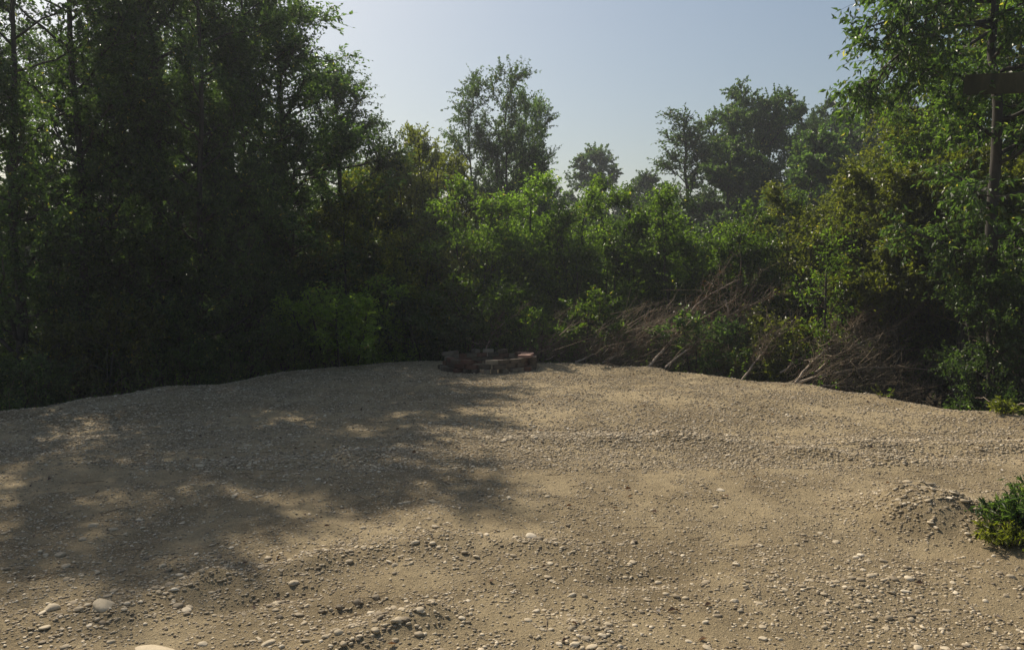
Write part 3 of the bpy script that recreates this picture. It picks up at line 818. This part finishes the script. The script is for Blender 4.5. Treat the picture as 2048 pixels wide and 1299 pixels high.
# tree with the plank and the overhanging bough
def big_tree():
    px, Y = 1985, 10.6
    x = ray(px, 560)[0] * Y
    z0 = gz(x, Y)
    def rel(a, b, d): p = at(a, b, d); return (p[0] - x, p[1] - Y, p[2] - z0)
    bo = [([rel(1985, 40, 10.6), rel(1930, 50, 10.2), rel(1850, 70, 9.9), rel(1790, 115, 9.6), rel(1728, 172, 9.4)], .04),
          ([rel(1985, 0, 10.6), rel(1900, 0, 10.0), rel(1820, 30, 9.6), rel(1775, 75, 9.3)], .045),
          ([rel(1985, -60, 10.6), rel(1900, -70, 10.1), rel(1820, -60, 9.6), rel(1790, 10, 9.3)], .04),
          ([rel(1985, 60, 10.6), rel(1930, 95, 10.3), rel(1870, 125, 10.1), rel(1830, 160, 10.0)], .03),
          ([rel(1985, -20, 10.6), rel(2050, -10, 10.2), rel(2110, 40, 9.8)], .04)]
    w, t, l = grow(seed=21, H=9.5, R=1.25, t0=.30, nl=34, prof=bell, el0=.3, el1=.3, ntw=2600, twl=(.2, .45), up=.05, grav=-.2,
                   nleaf=21000, ls=.092, lw=.42, hang=.45, r0=.10, boughs=bo, sub=6, lean=(-.01, 0))
    e = empty('broadleaf_tree', (x, Y, z0))
    tag(e, 'tree with dark bare trunk at the right, its long bough overhanging the sky', 'tree')
    link('trunk', w.mesh('trunk', M['bark']), e); link('branches', t.mesh('branches', M['bark']), e); link('crown', l.mesh('crown', M['leaf_dark'], False), e)
big_tree()

def plank():
    import bmesh
    a = Vector(at(1928, 171, 9.9)); b = Vector(at(2330, 150, 8.8))
    d = (b - a); L = d.length
    bm = bmesh.new()
    bmesh.ops.create_cube(bm, size=1.0)
    for v in bm.verts: v.co = Vector((v.co.x * L, v.co.y * 0.045, v.co.z * 0.25))
    bmesh.ops.subdivide_edges(bm, edges=[e for e in bm.edges if abs(e.verts[0].co.x - e.verts[1].co.x) > 1], cuts=12)
    for v in bm.verts:
        v.co.z += 0.004 * math.sin(v.co.x * 5); v.co.y += 0.003 * math.sin(v.co.x * 3)
    bmesh.ops.bevel(bm, geom=bm.edges[:], offset=0.004, segments=1, affect='EDGES')
    me = bpy.data.meshes.new('plank'); bm.to_mesh(me); bm.free(); me.materials.append(M['plank'])
    o = link('wooden_plank', me)
    o.location = (a + b) / 2
    o.rotation_euler = d.to_track_quat('X', 'Z').to_euler()
    tag(o, 'dark weathered plank fixed level across the trunk at the upper right edge', 'plank')
plank()

# ------------------------------------------------------------------ dead branches
def dead_branch(pts, r, label, seed, ntw=110, twl=(.2, .6), group='cut dead branches heaped beyond the pad', mat='dead_wood', name='dead_branch', side=(0, 0, .25), nleaf=0):
    rs = np.random.RandomState(seed)
    P = np.array([at(*p) for p in pts])
    o0 = P[0].copy()
    P = P - o0
    u = np.linspace(0, len(P) - 1, 14); j = np.minimum(u.astype(int), len(P) - 2); fr = (u - j)[:, None]
    Q = P[j] * (1 - fr) + P[j + 1] * fr
    Q[1:-1] = 0.25 * Q[:-2] + 0.5 * Q[1:-1] + 0.25 * Q[2:]
    Q[1:] += rs.randn(13, 3) * 0.008
    st = Acc(); tw = Acc()
    tubes(st, Q[None], (1.0 * r * (1 - .8 * np.linspace(0, 1, 14)))[None], 7)
    L = np.linalg.norm(Q[-1] - Q[0]); dmain = norm(Q[-1] - Q[0])
    def fan(Q_, n, l0, l1, rad, k=5):
        w = rs.uniform(.15, 1, n); f = w * (len(Q_) - 1); j = np.minimum(f.astype(int), len(Q_) - 2); fr = (f - j)[:, None]
        S = Q_[j] * (1 - fr) + Q_[j + 1] * fr
        D = norm(dmain * .9 + rs.randn(n, 3) * .42 + np.array(side)); G = rs.randn(n, 3) * .38 + np.array([0, 0, -.12])
        TL = rs.uniform(l0, l1, n); uu = np.linspace(0, 1, k)
        TP = S[:, None] + D[:, None] * (uu[None, :, None] * TL[:, None, None]) + G[:, None] * ((uu ** 2)[None, :, None] * TL[:, None, None])
        TP[:, 1:] += rs.randn(n, k - 1, 3) * .02
        tubes(tw, TP, np.full((n, k), rad) * (1 - .7 * uu)[None], 4)
        return TP
    if ntw:
        A = fan(Q, max(6, ntw // 12), min(L * .2, .35), min(L * .45, .8), r * .36, 8)
        for q in A: fan(q, 8, twl[0], twl[1], .0035)
        fan(Q, ntw // 5, twl[0], twl[1], .004)
    e = empty(name, tuple(o0)); tag(e, label, 'branch', group)
    link('stem', st.mesh('stem', M[mat]), e)
    if ntw: link('twigs', tw.mesh('twigs', M['dead_twig']), e)
    if nleaf:
        lv = Acc(); A = A.reshape(-1, 3); pk = rs.randint(0, len(A), nleaf)
        s = rs.uniform(.02, .045, nleaf)
        leaves(lv, A[pk] + rs.randn(nleaf, 3) * .05, rs.randn(nleaf, 3), norm(rs.randn(nleaf, 3)), s, s * .5, rs.uniform(0, .9, nleaf), .4)
        link('withered_leaves', lv.mesh('withered_leaves', M['leaf_dead'], False), e)

dead_branch([(1288, 742, 13.0), (1320, 705, 13.2), (1357, 665, 13.4), (1385, 612, 13.5), (1430, 582, 13.6), (1475, 560, 13.8)], .026, 'long pale bough rising to the right through the left brush heap', 1, 100, nleaf=500)
dead_branch([(1192, 730, 13.6), (1240, 706, 13.7), (1283, 686, 13.8), (1294, 652, 13.9)], .02, 'short pale branch at the left foot of the left brush heap', 2, 120, nleaf=300)
dead_branch([(1450, 600, 13.6), (1458, 620, 13.5), (1451, 655, 13.4), (1459, 700, 13.2)], .02, 'crooked pale upright branch in the middle of the left brush heap', 3, 40)
dead_branch([(1150, 724, 13.7), (1185, 708, 13.8), (1245, 690, 14.0), (1330, 640, 14.2)], .018, 'low branch at the far left of the brush, pointing right', 4, 150, nleaf=400)
dead_branch([(1330, 735, 12.9), (1400, 680, 13.2), (1440, 640, 13.4), (1490, 612, 13.6)], .018, 'brown twiggy branch under the long pale bough', 5, 190, nleaf=600)
dead_branch([(1480, 765, 12.2), (1520, 712, 12.4), (1558, 658, 12.6)], .02, 'leaning grey branch between the two brush heaps', 6, 90, nleaf=200)
dead_branch([(1572, 772, 11.7), (1620, 757, 11.8), (1660, 746, 11.9), (1725, 738, 12.0), (1800, 730, 12.2), (1880, 742, 12.4)], .026, 'long low bough arching across the right brush heap', 7, 170, side=(0, 0, .1))
dead_branch([(1590, 765, 11.7), (1625, 722, 11.9), (1662, 693, 12.1), (1700, 672, 12.3)], .02, 'straight pale branch at the left of the right brush heap', 8, 150, nleaf=200)
dead_branch([(1630, 745, 11.8), (1650, 728, 12.0), (1700, 697, 12.2), (1745, 673, 12.4), (1800, 655, 12.7)], .022, 'pale forked branch in the upper right brush heap', 9, 190, nleaf=300)
dead_branch([(1600, 775, 11.5), (1680, 770, 11.6), (1760, 790, 11.6)], .012, 'thin branch lying low below the right brush heap', 10, 50)
dead_branch([(1560, 745, 12.4), (1640, 690, 12.7), (1730, 640, 13.1)], .016, 'reddish twiggy branch at the back of the right brush heap', 11, 230, nleaf=500)
dead_branch([(975, 712, 13.95), (972, 690, 14.0), (985, 664, 14.1), (1005, 648, 14.2), (1030, 630, 14.3)], .016, 'thin bare branch standing up behind the fire pit', 12, 60, group='bare branches behind the fire pit', side=(0, 0, .1), nleaf=150)
dead_branch([(928, 673, 14.1), (945, 684, 14.0), (968, 687, 13.95)], .011, 'short curved twig above the back of the fire pit', 13, 0, group='bare branches behind the fire pit')
dead_branch([(1020, 712, 14.0), (1060, 696, 14.1), (1110, 700, 14.2)], .012, 'brown brush lying right behind the fire pit', 14, 170, twl=(.15, .4), group='bare branches behind the fire pit', nleaf=400)
dead_branch([(1085, 722, 13.9), (1130, 702, 14.0), (1190, 690, 14.1)], .012, 'brown brush between the fire pit and the left heap', 15, 170, twl=(.15, .4), group='bare branches behind the fire pit', nleaf=400)
dead_branch([(2110, 830, 9.4), (2050, 765, 9.8), (2018, 728, 10.0), (1990, 698, 10.3)], .035, 'mossy leaning log at the right edge below the dark shrub', 16, 12, group='branches at the right edge', name='dead_branch')
dead_branch([(2060, 806, 8.6), (2035, 810, 8.7), (2010, 820, 8.75)], .012, 'pale twig bending over the rim at the right edge', 17, 0, group='branches at the right edge')
dead_branch([(1990, 838, 8.4), (1990, 815, 8.5), (1975, 797, 8.6), (1950, 793, 8.7)], .009, 'thin hooked twig arching over the rim near the right edge', 18, 0, group='branches at the right edge')

def brushwood():
    rs = np.random.RandomState(77); acc = Acc()
    zones = [((1180, 13.9), (1500, 13.6), 1700, .8), ((1560, 12.4), (1850, 12.4), 1400, .7), ((1040, 14.3), (1180, 14.1), 400, .45)]
    for (pa, ya), (pb, yb), n, hh in zones:
        t = rs.rand(n); Y = ya + (yb - ya) * t + rs.randn(n) * .4; px = pa + (pb - pa) * t
        x = (px - 1024) / FPX * Y; z = ground_z(x, Y) + rs.rand(n) ** 1.5 * (hh + 0.7) * (1 - .5 * np.abs(t - .5) * 2)
        D = norm(np.stack([.8 + rs.randn(n) * .5, rs.randn(n) * .6, .45 + rs.randn(n) * .35], -1)); L = rs.uniform(.25, .9, n)
        uu = np.linspace(0, 1, 5)
        TP = np.stack([x, Y, z], -1)[:, None] + D[:, None] * (uu[None, :, None] * L[:, None, None]) + (rs.randn(n, 3) * .25)[:, None] * ((uu ** 2)[None, :, None] * L[:, None, None])
        tubes(acc, TP, (.0022 + .008 * rs.rand(n) ** 3)[:, None] * (1 - .6 * uu)[None], 3)
    o = link('brushwood', acc.mesh('brushwood', M['dead_twig'])); tag(o, 'tangle of fine reddish brown twigs heaped on the bank', 'brushwood', kind='stuff')
brushwood()

# ------------------------------------------------------------------ low growth on the bank, and the far wood
def undergrowth():
    rs = np.random.RandomState(90); lv = Acc(); st = Acc()
    n = 5200
    a = rs.rand(n) * 200
    x = rs.uniform(-11, 11, n * 3); y = rs.uniform(7, 19, n * 3)
    sd = pad_sd(x, y)
    k = (sd > 0.35) & (np.abs(x) < y * .78 + 1) & (rs.rand(n * 3) < np.where(x > 3.6, .18, np.where(x > 1.0, .35, .9)) * np.exp(-np.maximum(sd - 2.5, 0) / 3))
    x, y = x[k], y[k]; n = len(x)
    z = ground_z(x, y)
    h = rs.uniform(.35, .95, n) * np.where(x > 3.6, .5, 1)
    D = norm(np.stack([rs.randn(n) * .25, rs.randn(n) * .25, np.ones(n)], -1)); uu = np.linspace(0, 1, 4)
    TP = np.stack([x, y, z], -1)[:, None] + D[:, None] * (uu[None, :, None] * h[:, None, None])
    TP[:, 1:] += rs.randn(n, 3, 3) * .02
    tubes(st, TP, np.full((n, 4), .004) * (1 - .5 * uu)[None], 3)
    m = n * 14; pk = rs.randint(0, n, m); u = rs.uniform(.15, 1, m) * 2.999; j = u.astype(int); fr = (u - j)[:, None]
    P = TP[pk, j] * (1 - fr) + TP[pk, j + 1] * fr
    s = rs.uniform(.03, .065, m)
    leaves(lv, P, norm(rs.randn(m, 3) * np.array([1, 1, .4])), norm(rs.randn(m, 3) * .5 + np.array([0, 0, 1])), s, s * .5, np.clip(rs.rand(m) * .6 + rs.rand(n)[pk] * .35, 0, .98))
    o = link('undergrowth', lv.mesh('undergrowth', M['leaf_green'], False)); tag(o, 'low weedy undergrowth covering the bank below the trees', 'undergrowth', kind='stuff')
    me = st.mesh('stalks', M['dead_twig']); link('stalks', me, o)
undergrowth()

def far_wood():
    rs = np.random.RandomState(91); V = Acc(); W = Acc()
    items = []
    for i in range(34):
        px = -500 + i * 95 + rs.uniform(-30, 30); Y = rs.uniform(46, 62)
        items.append((px, Y, rs.uniform(6.5, 8.5) if 1050 < px < 1330 else rs.uniform(7.5, 11)))
    for i in range(16):
        px = -300 + i * 60 if i < 16 else 0; Y = rs.uniform(22, 30)
        if px < 640: items.append((px, Y, rs.uniform(5.0, 6.8)))
    for i in range(8):
        items.append((1780 + i * 80, rs.uniform(22, 30), rs.uniform(8, 10)))
    for i in range(14):
        items.append((700 + i * 85, rs.uniform(22, 27), rs.uniform(3.8, 4.6)))
    for n_, (px, Y, H) in enumerate(items):
        w, t, l = grow(seed=300 + n_, H=H, R=H * .33, t0=.05, nl=22, prof=bell, el0=.5, el1=.5, ntw=500, up=.2, nleaf=7000, ls=.19 if Y > 40 else .15, lw=.75, r0=.12, sub=3, twl=(.3, .7), clus=2)
        x = (px - 1024) / FPX * Y; z = gz(x, Y)
        offv = np.array([x, Y, z])
        for src, dst in ((l, V), (w, W)):
            vs = np.concatenate(src.v) + offv
            dst.add(vs, q=np.concatenate(src.q) if src.q else None, t=np.concatenate(src.t) if src.t else None,
                    tq=np.concatenate(src.tq) if src.tq else None, tt=np.concatenate(src.tt) if src.tt else None)
    o = link('far_wood', V.mesh('far_wood', M['leaf_dark'], False)); tag(o, 'dark continuous woodland filling the background behind all nearer trees', 'wood', kind='stuff')
    link('trunks', W.mesh('trunks', M['bark']), o)
far_wood()

# ------------------------------------------------------------------ weed plant on the right
def weed(px, py, H, R, n_st, label, seed, ls=.05, leafm='leaf_painted_sun'):
    rs = np.random.RandomState(seed); st = Acc(); lv = Acc()
    x, y = gp(px, py); z = gz(x, y)
    n = n_st
    az = rs.rand(n) * 6.283; el = rs.uniform(.35, 1.35, n)
    D = np.stack([np.cos(az) * np.cos(el), np.sin(az) * np.cos(el), np.sin(el)], -1)
    L = rs.uniform(.6, 1, n) * np.where(el > .9, H, (H + R) / 2)
    uu = np.linspace(0, 1, 7); TP = (rs.randn(n, 3) * [.05, .05, 0])[:, None] + D[:, None] * (uu[None, :, None] * L[:, None, None]) - np.array([0, 0, .25]) * ((uu ** 2)[None, :, None] * L[:, None, None])
    tubes(st, TP, np.full((n, 7), .0035) * (1 - .6 * uu)[None], 4)
    m = n * 34; pk = rs.randint(0, n, m); u = rs.uniform(.12, 1, m) * 5.999; j = u.astype(int); fr = (u - j)[:, None]
    P = TP[pk, j] * (1 - fr) + TP[pk, j + 1] * fr
    td = norm(TP[pk, j + 1] - TP[pk, j])
    s = rs.uniform(.5, 1.2, m) * ls
    leaves(lv, P, norm(td * .6 + rs.randn(m, 3) * .7), norm(rs.randn(m, 3) * .6 + np.array([0, 0, 1])), s, s * .32, np.clip(rs.rand(m) * .95, 0, .98))
    e = empty('weed', (x, y, z)); tag(e, label, 'weed', 'weeds on the gravel at the right')
    link('stalks', st.mesh('stalks', M['dead_twig']), e); link('foliage', lv.mesh('foliage', M[leafm], False), e)
weed(2062, 1085, .34, .36, 80, 'bushy green weed on the right edge behind the gravel mound', 41, leafm='leaf_dark')
weed(2120, 1050, .42, .4, 80, 'taller dark weed just beyond the right edge behind the bushy one', 42, leafm='leaf_dark')
weed(2010, 1098, .16, .18, 40, 'small feathery weed at the left foot of the bushy one', 43, ls=.04, leafm='leaf_olive')
weed(2010, 838, .28, .2, 14, 'sparse yellowish weed on the far rim at the right', 44, ls=.06, leafm='leaf_olive')
weed(1770, 795, .22, .12, 6, 'tiny thin sprig on the rim right of the brush heap', 45, ls=.03, leafm='leaf_olive')

def litter():
    rs = np.random.RandomState(61); lv = Acc(); tw = Acc()
    x, y = frustum_points(rs, 1500, 2.7, 13.5, 1.5)
    sd = pad_sd(x, y); k = (sd < 0.2) & (rs.rand(1500) < .25 + .75 * np.exp(sd / 1.2)); x, y = x[k], y[k]; n = len(x)
    P = np.stack([x, y, ground_z(x, y) + .012], -1)
    D = rs.randn(n, 3) * [1, 1, .15]; s = rs.uniform(.02, .05, n)
    leaves(lv, P, D, norm(rs.randn(n, 3) * .35 + np.array([0, 0, 1])), s, s * .6, rs.rand(n) * .95, .3)
    x, y = frustum_points(rs, 420, 2.7, 12, 1.4); z = ground_z(x, y) + .012; L = rs.uniform(.04, .16, 420); a = rs.rand(420) * 6.283
    uu = np.linspace(0, 1, 4); D = np.stack([np.cos(a), np.sin(a), rs.randn(420) * .06], -1)
    TP = np.stack([x, y, z], -1)[:, None] + D[:, None] * (uu[None, :, None] * L[:, None, None]); TP[:, 1:3] += rs.randn(420, 2, 3) * .004
    tubes(tw, TP, np.full((420, 4), .0022), 4)
    o = link('leaf_litter', lv.mesh('leaf_litter', M['leaf_dead'], False)); tag(o, 'scattered dry leaves and broken twigs lying on the gravel', 'litter', kind='stuff')
    link('twigs', tw.mesh('twigs', M['dead_twig']), o)
litter()

# ------------------------------------------------------------------ fire pit of loose bricks
def fire_pit():
    import bmesh
    rs = np.random.RandomState(8)
    cx, cy = at(973, 735, 12.85)[0], 12.85
    z0 = gz(cx, cy - .5) - 0.01
    e = empty('fire_pit', (cx, cy, z0)); tag(e, 'round fire pit of stacked loose bricks at the far end of the gravel pad', 'fire pit')
    def brick(sx, sy, sz, mat, loc, rz, tilt=(0, 0)):
        bm = bmesh.new(); bmesh.ops.create_cube(bm, size=1)
        for v in bm.verts: v.co = Vector((v.co.x * sx + rs.randn() * .002, v.co.y * sy + rs.randn() * .002, v.co.z * sz + rs.randn() * .0015))
        bmesh.ops.bevel(bm, geom=bm.edges[:], offset=.005, segments=2, affect='EDGES')
        me = bpy.data.meshes.new('brick'); bm.to_mesh(me); bm.free(); me.materials.append(M[mat])
        o = link('brick', me, e); o.location = loc; o.rotation_euler = (tilt[0], tilt[1], rz)
    mats = ['brick_red', 'brick_red', 'brick_brown', 'brick_brown', 'brick_pale']
    # bottom course: bricks laid end-on with gaps
    n = 28
    for i in range(n):
        a = i / n * 6.283 + rs.randn() * .02
        r = .70 + rs.randn() * .015
        front = -math.sin(a)
        brick(.20, .095, .075, 'brick_pale' if (front > .2 and rs.rand() < .5) else mats[rs.randint(4)], (math.cos(a) * r, math.sin(a) * r, .037), a + rs.randn() * .05)
    # second and third course: stretchers
    for c, (rad, nn, zz) in enumerate(((.66, 20, .112), (.655, 20, .184))):
        for i in range(nn):
            a = (i + .5 * c) / nn * 6.283 + rs.randn() * .015
            if c == 1 and abs(((a + 1.62 + math.pi) % (2 * math.pi)) - math.pi) < .10: continue     # notch in the front
            brick(.095, .195, .068, mats[rs.randint(4)] if c == 0 else ['brick_red', 'brick_brown', 'brick_pale'][rs.randint(3)],
                  (math.cos(a) * (rad + rs.randn() * .012), math.sin(a) * (rad + rs.randn() * .012), zz + rs.randn() * .002), a + rs.randn() * .07, (rs.randn() * .015, rs.randn() * .015))
    # taller right end: slabs leaning outwards, pink tops
    for k, (a, r, z, m) in enumerate(((0.05, .70, .245, 'brick_pink'), (-.32, .69, .243, 'brick_pink'), (.42, .67, .243, 'brick_red'))):
        brick(.22, .17, .05, m, (math.cos(a) * r, math.sin(a) * r, z), a + rs.randn() * .1, (.02, -.03))
    for k, a in enumerate((3.0, 2.65, 1.9, 1.55, 1.15)):
        brick(.19, .10, .06, ['brick_pale', 'brick_brown', 'brick_pale'][k % 3], (math.cos(a) * .67, math.sin(a) * .67, .25), a + 1.57 * (k % 2) + rs.randn() * .1)
    for a, r in ((-.1, .80), (.2, .81)):
        for z in (.04, .115, .19):
            brick(.10, .20, .07, 'brick_brown', (math.cos(a) * r, math.sin(a) * r, z), a)
fire_pit()

# ------------------------------------------------------------------ haze
def haze():
    import bmesh
    bm = bmesh.new(); bmesh.ops.create_cube(bm, size=1.0)
    for v in bm.verts:
        v.co = Vector((v.co.x * 240, v.co.y * 200 + 60, (v.co.z + .5) * 22 - 4.0))
    me = bpy.data.meshes.new('haze'); bm.to_mesh(me); bm.free()
    m, nt, out = new_mat('haze')
    pv = nt.nodes.new('ShaderNodeVolumePrincipled')
    pv.inputs['Color'].default_value = (0.86, 0.92, 1.0, 1)
    pv.inputs['Density'].default_value = HAZE_DENSITY
    pv.inputs['Anisotropy'].default_value = 0.35
    nt.links.new(pv.outputs[0], out.inputs['Volume'])
    me.materials.append(m)
    tag(link('haze', me), 'thin pale summer haze hanging over the clearing and far trees', 'haze', kind='stuff')
if HAZE_DENSITY > 0: haze()
